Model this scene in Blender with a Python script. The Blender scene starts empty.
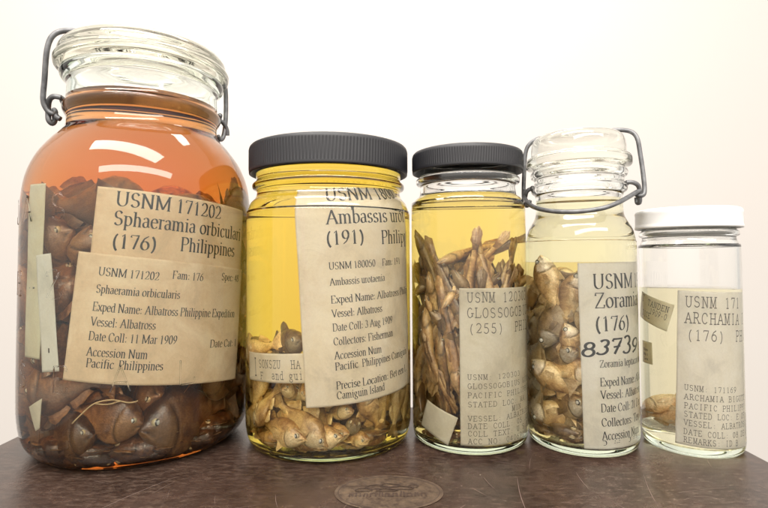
import bpy, bmesh, math, random
import numpy as np
from mathutils import Vector, Matrix
R_ = math.radians
sc = bpy.context.scene
COL = sc.collection
rng = random.Random(11)
MM = 0.001

# ------------------------------------------------------------------ materials
def mat(name):
    m = bpy.data.materials.new(name); m.use_nodes = True
    m.node_tree.nodes.clear()
    return m, m.node_tree.nodes, m.node_tree.links
def node(N, t, **kw):
    n = N.new(t)
    for k, v in kw.items():
        if k.startswith('_'): setattr(n, k[1:], v)
        else: n.inputs[k.replace('__', ' ')].default_value = v
    return n
def ramp(N, stops):
    r = N.new('ShaderNodeValToRGB'); e = r.color_ramp.elements
    while len(e) < len(stops): e.new(0.5)
    for x, (p, c) in zip(e, stops): x.position = p; x.color = (*c, 1)
    return r
def mixc(N, L, fac, a, b, mode='MIX'):
    n = N.new('ShaderNodeMix'); n.data_type = 'RGBA'; n.blend_type = mode
    for idx, v in ((0, fac), (6, a), (7, b)):
        if hasattr(v, 'is_output'): L.new(v, n.inputs[idx])
        elif idx == 0: n.inputs[0].default_value = v
        else: n.inputs[idx].default_value = (*v, 1)
    return n.outputs[2]
def noise(N, L, scale, detail=4, rough=.55, vec=None, dist=0):
    n = node(N, 'ShaderNodeTexNoise', Scale=scale, Detail=detail, Roughness=rough, Distortion=dist)
    if vec is not None: L.new(vec, n.inputs['Vector'])
    return n.outputs['Fac']
def mapping(N, L, scale=(1, 1, 1), rot=(0, 0, 0), src='Object'):
    tc = N.new('ShaderNodeTexCoord'); mp = N.new('ShaderNodeMapping')
    mp.inputs['Scale'].default_value = scale; mp.inputs['Rotation'].default_value = rot
    L.new(tc.outputs[src], mp.inputs['Vector']); return mp.outputs['Vector']
def absorb(N, L, out, sig):
    """sig: absorption per metre for r, g, b"""
    d = max(max(sig), 1e-3)
    v = node(N, 'ShaderNodeVolumeAbsorption', Density=d)
    v.inputs['Color'].default_value = (*[1 - s / d for s in sig], 1)
    L.new(v.outputs[0], out.inputs['Volume'])
def glass_mat(name, ior, sig, bump=0, rough=0.0, wet=None):
    m, N, L = mat(name); o = N.new('ShaderNodeOutputMaterial')
    g = node(N, 'ShaderNodeBsdfGlass', IOR=ior, Roughness=rough)
    if wet:                                                       # the wall below the fluid line is an interface glass / fluid
        at = N.new('ShaderNodeAttribute'); at.attribute_name = 'wet'
        k = node(N, 'ShaderNodeMapRange'); k.inputs[3].default_value = ior; k.inputs[4].default_value = wet
        L.new(at.outputs['Fac'], k.inputs[0]); L.new(k.outputs[0], g.inputs['IOR'])
    if bump:
        f = noise(N, L, 38, 2, .4, mapping(N, L))
        b = node(N, 'ShaderNodeBump', Strength=bump, Distance=.0012); L.new(f, b.inputs['Height'])
        L.new(b.outputs[0], g.inputs['Normal'])
    L.new(g.outputs[0], o.inputs['Surface'])
    if sig: absorb(N, L, o, sig)
    return m
def fluid_mat(name, sig):
    m, N, L = mat(name); o = N.new('ShaderNodeOutputMaterial')
    t = N.new('ShaderNodeBsdfTransparent'); g = node(N, 'ShaderNodeBsdfGlass', IOR=1.36, Roughness=0)
    at = N.new('ShaderNodeAttribute'); at.attribute_name = 'wet'
    mx = N.new('ShaderNodeMixShader'); L.new(at.outputs['Fac'], mx.inputs[0]); L.new(t.outputs[0], mx.inputs[1]); L.new(g.outputs[0], mx.inputs[2])
    L.new(mx.outputs[0], o.inputs['Surface']); absorb(N, L, o, sig)
    return m
def face_attr(me):
    """the material index of the lathe becomes a face attribute, so that one material covers the closed shell"""
    a = me.attributes.new('wet', 'FLOAT', 'FACE')
    for p in me.polygons: a.data[p.index].value = float(p.material_index); p.material_index = 0
    return me
def pbr(name, color, rough=.5, spec=.5, metal=0.0, trans=0.0):
    m, N, L = mat(name); o = N.new('ShaderNodeOutputMaterial')
    p = node(N, 'ShaderNodeBsdfPrincipled', Roughness=rough, Metallic=metal)
    p.inputs['Base Color'].default_value = (*color, 1); p.inputs['Specular IOR Level'].default_value = spec
    L.new(p.outputs[0], o.inputs['Surface'])
    return m, N, L, p, o

M_glass = glass_mat('jar_glass', 1.5, (9, 1.5, 6), .03, wet=1.5 / 1.36)
M_lidglass = glass_mat('lid_glass', 1.5, (.9, .9, 2.3), .10)
M_relief = glass_mat('raised_glass', 1.2, None)
M_glass2 = glass_mat('clear_glass', 1.5, (3.5, .9, 2.8), .03, wet=1.5 / 1.36)

def paper_mat(name, c, stain, tr=.30):
    m, N, L = mat(name); o = N.new('ShaderNodeOutputMaterial')
    v = mapping(N, L)
    f = noise(N, L, 34, 8, .68, v, .5)
    r = ramp(N, [(.34, tuple(x * .86 for x in stain)), (.46, stain), (.60, c)]); L.new(f, r.inputs[0])
    fb = noise(N, L, 900, 2, .5, v)
    c2 = mixc(N, L, .12, r.outputs[0], fb, 'MULTIPLY')
    d = node(N, 'ShaderNodeBsdfDiffuse'); t = node(N, 'ShaderNodeBsdfTranslucent')
    bp = node(N, 'ShaderNodeBump', Strength=.45, Distance=.0012); L.new(noise(N, L, 60, 5, .6, v, 1.0), bp.inputs['Height']); L.new(bp.outputs[0], d.inputs['Normal'])
    L.new(c2, d.inputs[0]); L.new(c2, t.inputs[0])
    mx = node(N, 'ShaderNodeMixShader', Fac=tr); L.new(d.outputs[0], mx.inputs[1]); L.new(t.outputs[0], mx.inputs[2])
    L.new(mx.outputs[0], o.inputs['Surface'])
    return m
M_tan = paper_mat('paper_tan', (.92, .73, .50), (.84, .62, .39))
M_cream = paper_mat('paper_cream', (.90, .80, .64), (.84, .72, .54))
M_grey = paper_mat('paper_buff', (.78, .71, .57), (.70, .62, .47))
M_white = paper_mat('paper_white', (.91, .86, .76), (.87, .81, .69), .40)
M_yellow = paper_mat('paper_yellowed', (.93, .88, .68), (.88, .80, .58), .5)
M_ink = pbr('ink', (.022, .020, .018), .6)[0]
M_ink2 = pbr('typed_ink', (.10, .085, .065), .7)[0]
M_pen = pbr('pen_ink', (.008, .008, .008), .4)[0]

# --------------------------------------------------------------- object helpers
def link(name, me, m=None, parent=None):
    o = bpy.data.objects.new(name, me); COL.objects.link(o)
    if parent: o.parent = parent
    for x in (m if isinstance(m, (list, tuple)) else [m] if m else []): me.materials.append(x)
    return o
def tag(o, label=None, cat=None, group=None, kind=None):
    for k, v in (('label', label), ('category', cat), ('group', group), ('kind', kind)):
        if v: o[k] = v
    return o
def empty(name, loc, label=None, cat=None, group=None):
    o = bpy.data.objects.new(name, None); COL.objects.link(o); o.location = loc; o.empty_display_size = .01
    return tag(o, label, cat, group)
def mesh(name, vs, fs, mi=None, smooth=True):
    me = bpy.data.meshes.new(name); me.from_pydata([tuple(v) for v in vs], [], fs)
    if mi is not None: me.polygons.foreach_set('material_index', mi)
    if smooth: me.polygons.foreach_set('use_smooth', [True] * len(me.polygons))
    me.update(); return me
def smooth_profile(pts, n=5):
    """Catmull-Rom through (r, z) points; a third member 1 marks a corner"""
    out = []
    P = [p if len(p) > 2 else (*p, 0) for p in pts]
    for i in range(len(P) - 1):
        p1, p2 = P[i], P[i + 1]
        p0 = P[i - 1] if i and not p1[2] else (2 * p1[0] - p2[0], 2 * p1[1] - p2[1])
        p3 = P[i + 2] if i + 2 < len(P) and not p2[2] else (2 * p2[0] - p1[0], 2 * p2[1] - p1[1])
        for k in range(n):
            t = k / n
            q = [.5 * (2 * p1[a] + (p2[a] - p0[a]) * t + (2 * p0[a] - 5 * p1[a] + 4 * p2[a] - p3[a]) * t * t
                 + (3 * p1[a] - p0[a] - 3 * p2[a] + p3[a]) * t ** 3) for a in (0, 1)]
            out.append((max(q[0], 0), q[1]))
    out.append(P[-1][:2]); return out
def lathe(name, loop, seg=128, closed=True, mi_of=None, rmod=None):
    """revolve an (r, z) polyline in mm; a closed loop makes a torus-like shell; r = 0 points become poles"""
    vs, ring = [], []
    for (r, z) in loop:
        if r < 1e-4: ring.append([len(vs)]); vs.append((0, 0, z * MM))
        else:
            ring.append(list(range(len(vs), len(vs) + seg)))
            for k in range(seg):
                a = 2 * math.pi * k / seg; rr = r * (rmod(k, r, z) if rmod else 1)
                vs.append((rr * MM * math.cos(a), rr * MM * math.sin(a), z * MM))
    fs, mi = [], []
    n = len(loop)
    for i in range(n if closed else n - 1):
        A, B = ring[i], ring[(i + 1) % n]
        if len(A) == 1 and len(B) == 1: continue
        for k in range(seg):
            k2 = (k + 1) % seg
            if len(A) == 1: f = (A[0], B[k2], B[k])
            elif len(B) == 1: f = (A[k], A[k2], B[0])
            else: f = (A[k], A[k2], B[k2], B[k])
            fs.append(f); mi.append(mi_of(i) if mi_of else 0)
    me = mesh(name, vs, fs, mi)
    return me
def fix_normals(me):
    b = bmesh.new(); b.from_mesh(me); bmesh.ops.recalc_face_normals(b, faces=b.faces); b.to_mesh(me); b.free(); return me
def tube(pts, r, seg=10, smooth_n=6, caps=True):
    """swept round wire through points in metres"""
    P = []
    pts = [Vector(p) for p in pts]
    for i in range(len(pts) - 1):
        p0, p1, p2, p3 = pts[max(i - 1, 0)], pts[i], pts[i + 1], pts[min(i + 2, len(pts) - 1)]
        for k in range(smooth_n):
            t = k / smooth_n
            P.append(.5 * (2 * p1 + (p2 - p0) * t + (2 * p0 - 5 * p1 + 4 * p2 - p3) * t * t + (3 * p1 - p0 - 3 * p2 + p3) * t ** 3))
    P.append(pts[-1])
    vs, fs = [], []
    t = (P[1] - P[0]).normalized(); u = t.orthogonal().normalized()
    for i, p in enumerate(P):
        t = (P[min(i + 1, len(P) - 1)] - P[max(i - 1, 0)]).normalized()
        u = (u - t * u.dot(t)).normalized(); w = t.cross(u)
        for k in range(seg):
            a = 2 * math.pi * k / seg; vs.append(p + (u * math.cos(a) + w * math.sin(a)) * r)
        if i:
            b = i * seg
            for k in range(seg):
                k2 = (k + 1) % seg; fs.append((b - seg + k, b - seg + k2, b + k2, b + k))
    if caps: fs.append(tuple(range(seg - 1, -1, -1))); fs.append(tuple(range(len(vs) - seg, len(vs))))
    return vs, fs
def join_parts(parts):
    vs, fs = [], []
    for v, f in parts:
        n = len(vs); vs += list(v); fs += [tuple(i + n for i in q) for q in f]
    return vs, fs

# ------------------------------------------------------------------- pen lettering
def A(cx, cy, rx, ry, d0, d1):
    n = max(3, int(abs(d1 - d0) / 18))
    return [(cx + rx * math.cos(R_(d0 + (d1 - d0) * i / n)), cy + ry * math.sin(R_(d0 + (d1 - d0) * i / n))) for i in range(n + 1)]
def S2(cx, w, h, y0=0):
    q = h / 4
    return A(cx, y0 + 3 * q, w * .9, q, 20, 270) + A(cx, y0 + q, w, q, 90, -160)
X = .68
G = {
 'A': (1.05, [[(.12, 0), (.52, 1)], [(.52, 1), (.93, 0)], [(.27, .36), (.78, .36)]], [(.12, 0), (.93, 0)]),
 'B': (.98, [[(.2, 0), (.2, 1)], [(.2, 1), (.5, 1)] + A(.5, .76, .24, .24, 90, -90) + [(.2, .52)], [(.5, .52)] + A(.52, .26, .3, .26, 90, -90) + [(.2, 0)]], [(.2, 0), (.2, 1)]),
 'C': (1.0, [[(.86, .68)] + A(.52, .5, .4, .5, 40, 320)], []),
 'D': (1.08, [[(.2, 0), (.2, 1)], [(.2, 1), (.45, 1)] + A(.5, .5, .45, .5, 90, -90) + [(.2, 0)]], [(.2, 0), (.2, 1)]),
 'E': (.92, [[(.2, 0), (.2, 1)], [(.2, 1), (.78, 1), (.8, .82)], [(.2, .52), (.62, .52)], [(.2, 0), (.8, 0), (.84, .22)]], [(.2, 0), (.2, 1)]),
 'F': (.86, [[(.2, 0), (.2, 1)], [(.2, 1), (.76, 1), (.78, .8)], [(.2, .52), (.6, .52)]], [(.2, 0), (.2, 1)]),
 'G': (1.08, [A(.52, .5, .4, .5, 45, 340) + [(.9, .4)], [(.9, .08), (.9, .44)]], [(.9, .44)]),
 'H': (1.09, [[(.2, 0), (.2, 1)], [(.88, 0), (.88, 1)], [(.2, .52), (.88, .52)]], [(.2, 0), (.2, 1), (.88, 0), (.88, 1)]),
 'I': (.5, [[(.25, 0), (.25, 1)]], [(.25, 0), (.25, 1)]),
 'J': (.6, [[(.38, 1), (.38, .2)] + A(.2, .2, .18, .2, 0, -120)], [(.38, 1)]),
 'K': (1.08, [[(.2, 0), (.2, 1)], [(.85, 1), (.24, .48)], [(.38, .6), (.92, 0)]], [(.2, 0), (.2, 1), (.9, 0), (.82, 1)]),
 'L': (.92, [[(.2, 0), (.2, 1)], [(.2, 0), (.8, 0), (.85, .24)]], [(.2, 0), (.2, 1)]),
 'M': (1.32, [[(.2, 0), (.2, 1)], [(.2, 1), (.66, .06)], [(.66, .06), (1.12, 1)], [(1.12, 1), (1.12, 0)]], [(.2, 0), (1.12, 0), (.16, 1), (1.16, 1)]),
 'N': (1.09, [[(.2, 0), (.2, 1)], [(.2, 1), (.88, 0)], [(.88, 0), (.88, 1)]], [(.2, 0), (.14, 1), (.88, 1)]),
 'O': (1.09, [A(.545, .5, .43, .5, 90, 450)], []),
 'P': (.84, [[(.2, 0), (.2, 1)], [(.2, 1), (.45, 1)] + A(.47, .74, .28, .26, 90, -90) + [(.2, .48)]], [(.2, 0), (.2, 1)]),
 'R': (1.0, [[(.2, 0), (.2, 1)], [(.2, 1), (.48, 1)] + A(.48, .75, .27, .25, 90, -90) + [(.2, .5)], [(.48, .5), (.88, 0)]], [(.2, 0), (.2, 1), (.9, 0)]),
 'S': (.82, [S2(.41, .28, 1)], []),
 'T': (.92, [[(.46, 0), (.46, 1)], [(.08, .8), (.1, 1), (.82, 1), (.84, .8)]], [(.46, 0)]),
 'U': (1.09, [[(.2, 1), (.2, .34)] + A(.54, .34, .34, .34, 180, 360) + [(.88, 1)]], [(.2, 1), (.88, 1)]),
 'V': (1.06, [[(.12, 1), (.54, 0)], [(.54, 0), (.94, 1)]], [(.12, 1), (.94, 1)]),
 'X': (1.06, [[(.14, 1), (.92, 0)], [(.9, 1), (.14, 0)]], [(.14, 1), (.92, 0), (.9, 1), (.14, 0)]),
 'Z': (.92, [[(.14, .82), (.14, 1), (.8, 1), (.12, 0), (.82, 0), (.84, .2)]], []),
 'a': (.66, [A(.3, .48, .19, .2, 160, 0) + [(.49, .1), (.55, .02), (.64, .08)], [(.49, .42)] + A(.29, .19, .19, .19, 80, 330)], []),
 'b': (.74, [[(.17, 0), (.17, 1)], A(.37, .33, .27, .34, 140, -140)], [(.12, 1)]),
 'c': (.66, [A(.36, .33, .26, .34, 40, 325)], []),
 'd': (.75, [[(.57, 0), (.57, 1)], A(.36, .33, .27, .34, 40, 320)], [(.52, 1), (.62, 0)]),
 'e': (.66, [[(.12, .4), (.56, .4)] + A(.34, .4, .24, .28, 0, 180) + A(.36, .33, .26, .34, 170, 325)], []),
 'f': (.48, [[(.22, 0), (.22, .76)] + A(.38, .8, .16, .2, 180, 50), [(.06, X), (.42, X)]], [(.22, 0)]),
 'g': (.74, [A(.33, .46, .2, .21, 0, 360), [(.22, .28), (.18, .14), (.5, .06)] + A(.36, -.13, .26, .17, 60, -200) + [(.22, .02)], [(.5, .6), (.66, .62)]], []),
 'h': (.76, [[(.18, 0), (.18, 1)], A(.37, .42, .2, .26, 160, 0) + [(.57, 0)]], [(.18, 0), (.57, 0), (.13, 1)]),
 'i': (.42, [[(.21, 0), (.21, X)], [(.21, .88), (.21, .98)]], [(.21, 0), (.15, X)]),
 'l': (.42, [[(.21, 0), (.21, 1)]], [(.21, 0), (.15, 1)]),
 'm': (1.16, [[(.18, 0), (.18, X)], A(.36, .42, .2, .26, 160, 0) + [(.56, 0)], A(.76, .42, .2, .26, 160, 0) + [(.96, 0)]], [(.18, 0), (.56, 0), (.96, 0), (.12, X)]),
 'n': (.76, [[(.18, 0), (.18, X)], A(.37, .42, .2, .26, 160, 0) + [(.57, 0)]], [(.18, 0), (.57, 0), (.12, X)]),
 'o': (.74, [A(.37, .34, .27, .34, 90, 450)], []),
 'p': (.75, [[(.18, -.3), (.18, X)], A(.38, .34, .26, .33, 140, -140)], [(.18, -.3), (.12, X)]),
 'r': (.5, [[(.18, 0), (.18, X)], A(.36, .44, .18, .22, 170, 50)], [(.18, 0), (.12, X)]),
 's': (.58, [S2(.29, .19, X)], []),
 't': (.42, [[(.2, .86), (.2, .14)] + A(.32, .14, .12, .14, 180, 300), [(.04, X), (.38, X)]], []),
 'u': (.76, [[(.18, X), (.18, .24)] + A(.36, .24, .18, .24, 180, 340), [(.57, X), (.57, 0)]], [(.12, X), (.52, X), (.62, 0)]),
 'v': (.74, [[(.1, X), (.37, 0)], [(.37, 0), (.64, X)]], [(.1, X), (.64, X)]),
 'x': (.74, [[(.1, X), (.64, 0)], [(.62, X), (.1, 0)]], [(.1, X), (.64, 0), (.62, X), (.1, 0)]),
 'y': (.74, [[(.1, X), (.38, .04)], [(.64, X), (.34, -.18), (.2, -.3), (.1, -.26)]], [(.1, X), (.64, X)]),
 '0': (.75, [A(.375, .5, .26, .5, 90, 450)], []),
 '1': (.75, [[(.2, .84), (.38, .98), (.38, 0)]], [(.38, 0)]),
 '2': (.75, [A(.36, .72, .25, .28, 165, -20) + [(.46, .38), (.1, .04), (.62, .04), (.67, .18)]], []),
 '3': (.75, [A(.34, .75, .22, .24, 150, -80) + A(.34, .27, .27, .27, 80, -150)], []),
 '4': (.75, [[(.64, .28), (.06, .28), (.5, 1), (.5, 0)]], []),
 '5': (.75, [[(.6, 1), (.22, 1), (.17, .58)] + A(.34, .31, .28, .31, 110, -150)], []),
 '6': (.75, [[(.6, 1), (.3, .8), (.12, .45), (.11, .3)] + A(.37, .31, .26, .3, 180, 540)], []),
 '7': (.75, [[(.1, .82), (.12, .97), (.64, .97), (.32, 0)]], []),
 '8': (.75, [A(.375, .76, .2, .23, -90, 270) + A(.375, .27, .26, .27, 90, 450)], []),
 '9': (.75, [A(.37, .69, .25, .3, 0, 360) + [(.6, .5), (.42, .2), (.16, .01)]], []),
 '(': (.5, [A(.56, .4, .4, .66, 118, 242)], []),
 ')': (.5, [A(-.06, .4, .4, .66, 62, -62)], []),
 ':': (.42, [[(.2, .02), (.2, .13)], [(.2, .5), (.2, .61)]], []),
 '.': (.38, [[(.18, .0), (.18, .12)]], []),
 ',': (.38, [[(.2, .1), (.14, -.14)]], []),
 '-': (.5, [[(.08, .35), (.42, .35)]], []),
 "'": (.3, [[(.15, .98), (.15, .75)]], []),
}
def ribbon(pts, wf):
    """quads along a polyline; wf(dx, dy) gives the pen width for a direction"""
    vs, fs = [], []
    pts = [q for a, b in zip(pts, pts[1:]) for q in [(a[0] + (b[0] - a[0]) * k / m_, a[1] + (b[1] - a[1]) * k / m_) for m_ in [max(1, int(math.hypot(b[0] - a[0], b[1] - a[1]) / .2))] for k in range(m_)]] + [pts[-1]]
    n = len(pts)
    P = []
    for i in range(n):                                            # drop doubles
        if not P or (abs(pts[i][0] - P[-1][0]) + abs(pts[i][1] - P[-1][1])) > 1e-4: P.append(pts[i])
    n = len(P)
    for i in range(n):
        a, b = P[max(i - 1, 0)], P[min(i + 1, n - 1)]
        dx, dy = b[0] - a[0], b[1] - a[1]; l = math.hypot(dx, dy) or 1; dx /= l; dy /= l
        w = wf(dx, dy) / 2
        vs += [(P[i][0] - dy * w, P[i][1] + dx * w), (P[i][0] + dy * w, P[i][1] - dx * w)]
        if i: k = 2 * i; fs.append((k - 2, k - 1, k + 1, k))
    return vs, fs
def text_flat(txt, x, y, cap, width=None, style='serif', xs=.86, jit=0.0):
    """pen-drawn letters as flat quads, y up, origin at the baseline"""
    polys = []
    r = random.Random(len(txt) * 7 + int(x * 3 + y * 5))
    if style == 'serif':
        wf = lambda dx, dy: max(.05, .17 * abs(dx * math.sin(R_(14)) - dy * math.cos(R_(14))))
        adv = lambda c: G[c][0] if c in G else .38
        sh = .13
    elif style == 'type':
        wf = lambda dx, dy: .095; adv = lambda c: .98; sh = .17
    else:
        wf = lambda dx, dy: .15; adv = lambda c: .8; sh = 0
    tot = sum(adv(c) for c in txt)
    kx = width / tot if width else cap * xs
    for c in txt:
        if c in G:
            g = G[c]; sx = 1.0; ox = 0
            if style == 'pen':                                    # slanted, uneven strokes
                sl, sc_, dy_ = r.uniform(.12, .30), r.uniform(.82, 1.12), r.uniform(-.14, .12)
                strokes = g[1] + ([[(.2, .45), (.6, .5)]] if c == '7' else [])
                for st in strokes:
                    vs, fs = ribbon([(px * 1.12 + sl * (py - .5), py * sc_ + dy_) for px, py in st], lambda dx, dy: .10 + .07 * abs(dy))
                    polys.append(([(x + px * kx, y + py * cap) for px, py in vs], fs))
                x += adv(c) * kx; continue
            if style == 'type':
                sx = min(1.25, .84 / g[0]) if g[0] > .55 or c in 'I1' else 1.0
                ox = (.98 - g[0] * sx) / 2
            jx, jy = r.uniform(-jit, jit), r.uniform(-jit, jit)
            parts = [ribbon([((px * sx + ox), py) for px, py in st], wf) for st in g[1]]
            for (px, py) in (g[2] if sh else []):
                px = px * sx + ox; t = .028 if style == 'serif' else .045
                parts.append(([(px - sh, py - t), (px + sh, py - t), (px + sh, py + t), (px - sh, py + t)], [(0, 1, 2, 3)]))
            for vs, fs in parts:
                polys.append(([(x + (px + jx) * kx, y + (py + jy) * cap) for px, py in vs], fs))
        x += adv(c) * kx
    return polys

# ------------------------------------------------------------------------ jars
class Jar: pass
def jar_frame(x, y, R):
    j = Jar(); j.c = Vector((x, y, 0)); j.R = R
    m = math.atan2(x, y); j.m = m
    j.n = Vector((-math.sin(m), -math.cos(m), 0)); j.t = Vector((math.cos(m), -math.sin(m), 0))
    return j
def on(j, s, z, r):
    """a point by arc length s (mm, from the facing line), height z (mm) and radius r (mm)"""
    p = s / r
    return j.c + (j.n * math.cos(p) + j.t * math.sin(p)) * r * MM + Vector((0, 0, z * MM))
def paper(name, j, s0, z0, w, h, tilt, r, m, lines=(), ink=None, kx=1, ky=1, label='', cat='paper label', group=None,
          lean=None, curl=0, wave=.25, hole=None, shape=None):
    """a sheet following the glass: s0, z0 its upper left corner, tilt clockwise, lines = (text, x, y, cap, width, style)"""
    ct, st = math.cos(R_(tilt)), math.sin(R_(tilt))
    def place(a, b, off):
        s = s0 + a * ct - b * st; z = z0 - a * st - b * ct
        rr = r + off + curl * (a / w) ** 2 + wave * (math.sin(a * .23 + b * .11) - 1)
        if lean: rr -= max(0, z - lean[0]) ** 2 * lean[1]
        ph = s / r
        return j.c + (j.n * math.cos(ph) + j.t * math.sin(ph)) * rr * MM + Vector((0, 0, z * MM)) - org
    org = Vector((0, 0, 0)); org = place(w / 2, h, 0)
    nx, ny = max(8, int(w / 1.0)), max(6, int(h / 1.2))
    vs, fs, mi = [], [], []
    for side, off in ((0, 0), (1, -.25)):
        for jj in range(ny + 1):
            for ii in range(nx + 1):
                a, b = w * ii / nx, h * jj / ny
                if shape: a, b = shape(a, b)
                vs.append(place(a, b, off))
    n1 = (nx + 1) * (ny + 1)
    def skip(ii, jj):
        return hole and math.hypot((ii + .5) / nx * w - hole[0], (jj + .5) / ny * h - hole[1]) < hole[2]
    for jj in range(ny):
        for ii in range(nx):
            if skip(ii, jj): continue
            a = jj * (nx + 1) + ii
            fs.append((a, a + nx + 1, a + nx + 2, a + 1)); fs.append((a + n1, a + 1 + n1, a + nx + 2 + n1, a + nx + 1 + n1)); mi += [0, 0]
    per = [ii for ii in range(nx + 1)] + [jj * (nx + 1) + nx for jj in range(1, ny + 1)] + [ny * (nx + 1) + ii for ii in range(nx - 1, -1, -1)] + [jj * (nx + 1) for jj in range(ny - 1, 0, -1)]
    for i in range(len(per)):
        a, b = per[i], per[(i + 1) % len(per)]; fs.append((a, b, b + n1, a + n1)); mi.append(0)
    lay = 0
    for ln in lines:
        t, x, y, cap, width, style = (list(ln) + [None, None])[:6]
        style = style or 'serif'
        x *= kx; y *= ky; cap *= ky; width = width * kx if width else None
        for pv, pf in text_flat(t, x, -y, cap, width, style, xs=.86 * kx / ky, jit=.02 if style == 'type' else 0):
            if max(q[0] for q in pv) > w - .3 or min(q[0] for q in pv) < .2 or max(-q[1] for q in pv) > h - .2: continue
            lay = (lay + 1) % 7
            n = len(vs)
            for (px, py) in pv: vs.append(place(px, -py, .11 + .006 * lay))
            for f in pf: fs.append(tuple(i + n for i in f)); mi.append(2 if style == 'pen' else 1)
    me = mesh(name, vs, fs, mi)
    o = link(name, me, [m, ink or M_ink, M_pen]); o.location = org
    LIMIT.setdefault(j, []).append((s0 - (h * st if st > 0 else 0), s0 + w, z0 - h - w * abs(st), z0 + w * abs(st), r))
    return tag(o, label, cat, group)

def jar_body(j, name, outer, wall, base_t, fluid_z, mats, label, cat, group, seg=160):
    """closed glass shell: outer profile from the base to the lip, offset inside, with the wall below the fluid line as a wet interface"""
    root = empty(name, j.c, label, cat, group)
    out = smooth_profile(outer)
    ztop = out[-1][1]
    # the inside profile: take the outer wall and move it inwards
    inn = []
    for (r, z) in reversed(out):
        if z > base_t + 6 and r > 12: inn.append((r - wall, z))
    rb = inn[-1][0]
    heel = [(rb - .3, base_t + 4), (rb - 2, base_t + 1.6), (rb - 5, base_t + .4), (rb - 10, base_t), (rb * .5, base_t + .6), (0, base_t + 1.2)]
    inn = [(out[-1][0] - wall * .5, ztop + .6)] + inn + heel
    # split where the fluid meets the wall
    res = []
    k = None
    for i, p in enumerate(inn):
        if i and k is None and inn[i - 1][1] > fluid_z >= p[1]:
            q = inn[i - 1]; t = (q[1] - fluid_z) / max(q[1] - p[1], 1e-6)
            res.append((q[0] + (p[0] - q[0]) * t, fluid_z)); k = len(res) - 1
        res.append(p)
    if k is None: k = 1
    loop = out + res
    n0 = len(out) + k
    me = lathe(name + '_glass', loop, seg, closed=False, mi_of=lambda i: 1 if i >= n0 else 0)
    fix_normals(me); face_attr(me)
    b = link('jar_body', me, mats, root)
    j.root = root; j.inner = [p for p in res if p[1] <= fluid_z + 1e-6]; j.all_inner = res; j.rb = rb
    return root
def r_inside(j, z):
    L = [p for p in j.all_inner if p[0] > 0]
    for a, b in zip(L, L[1:]):
        if a[1] >= z >= b[1] and a[1] > b[1]: return b[0] + (a[0] - b[0]) * (z - b[1]) / (a[1] - b[1])
    return L[-1][0] if z < L[-1][1] else L[0][0]
def fluid(j, z1, sig, name, label, z0=None, top=True):
    pr = [p for p in j.all_inner if p[1] < z1 - .01 and (z0 is None or p[1] > z0 + .01)]
    g = .35
    loop = [(0, z1), (r_inside(j, z1) + g, z1)] + [(p[0] + (g if p[0] > 0 else 0), p[1] - (g if p[1] < 12 else 0)) for p in pr]
    if z0 is not None: loop += [(r_inside(j, z0) + g, z0 + .03), (0, z0 + .03)]
    me = lathe(name, loop, 128, closed=False, mi_of=lambda i: 1 if (i == 0 and top) else 0)
    fix_normals(me); face_attr(me)
    o = link('preserving_fluid', me, fluid_mat(name, sig)); o.location = j.c
    return tag(o, label, 'fluid', 'alcohol in the specimen jars')

J1 = jar_frame(-.1524, .3300, 65.5)
J2 = jar_frame(-.0348, .3307, 51.2)
J3 = jar_frame(.0528, .3278, 35.4)
J4 = jar_frame(.1204, .3210, 32.2)
J5 = jar_frame(.1832, .3139, 26.9)
GR = 'glass specimen jars in a row'
jar_body(J1, 'specimen_jar', [(0, 1.6), (30, 1.4), (47, .7), (50, 0), (53, .2), (58, 3), (62.4, 9), (64.8, 20), (65.5, 38), (65.5, 90), (65.4, 132), (64.8, 148), (62.8, 160), (58.4, 171), (52.2, 180), (47, 186), (44.2, 190), (43.6, 196), (45.6, 200.5), (46, 203), (44.4, 206), (43.8, 210), (43.8, 217), (47, 221), (47.4, 224.5), (45.5, 226)],
         4.2, 3.0, 208, M_glass, 'largest jar with a glass clamp lid, full of orange fluid and brown fish', 'jar', GR, 192)
jar_body(J2, 'specimen_jar', [(0, 1.0), (32, .9), (42, .5), (44, 0), (46, .3), (49, 3), (50.7, 9), (51.2, 18), (51.2, 60), (51.2, 132), (50.6, 139), (48.8, 144.5), (46.3, 147.5), (45.2, 150), (45.2, 152.5), (47.4, 154), (47.6, 156.5), (45.8, 158.2), (45.2, 160), (45.6, 163), (45.2, 172)],
         3.2, 3.0, 163.5, M_glass2, 'wide jar with black ribbed lid, full of yellow fluid above plump fish', 'jar', GR)
jar_body(J3, 'specimen_jar', [(0, 1.0), (22, .9), (29, .45), (31, 0), (32.5, .3), (34.4, 2.5), (35.2, 7), (35.4, 15), (35.4, 60), (35.4, 138), (34.8, 143), (33, 147), (30.6, 149.3), (29.8, 152), (29.8, 156), (32, 157.3), (32.2, 160), (30.4, 161.5), (30, 164), (30, 171)],
         2.6, 3.0, 148.3, M_glass2, 'narrow jar with black ribbed lid, packed with slender gobies', 'jar', GR)
jar_body(J4, 'specimen_jar', [(0, 1.0), (20, .9), (26.5, .45), (28.5, 0), (29.8, .3), (31.4, 2.5), (32.1, 7), (32.2, 15), (32.2, 60), (32.2, 114), (31.8, 121), (30, 128), (27.2, 133), (25.6, 137), (25.3, 143), (25.6, 149), (27.6, 151), (28, 153.5), (26.4, 156), (26.4, 159), (28, 160.5), (28.2, 163), (26.8, 165)],
         2.8, 3.0, 146, M_glass2, 'narrow jar with a glass clamp lid and heavy wire bail', 'jar', GR)
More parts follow.
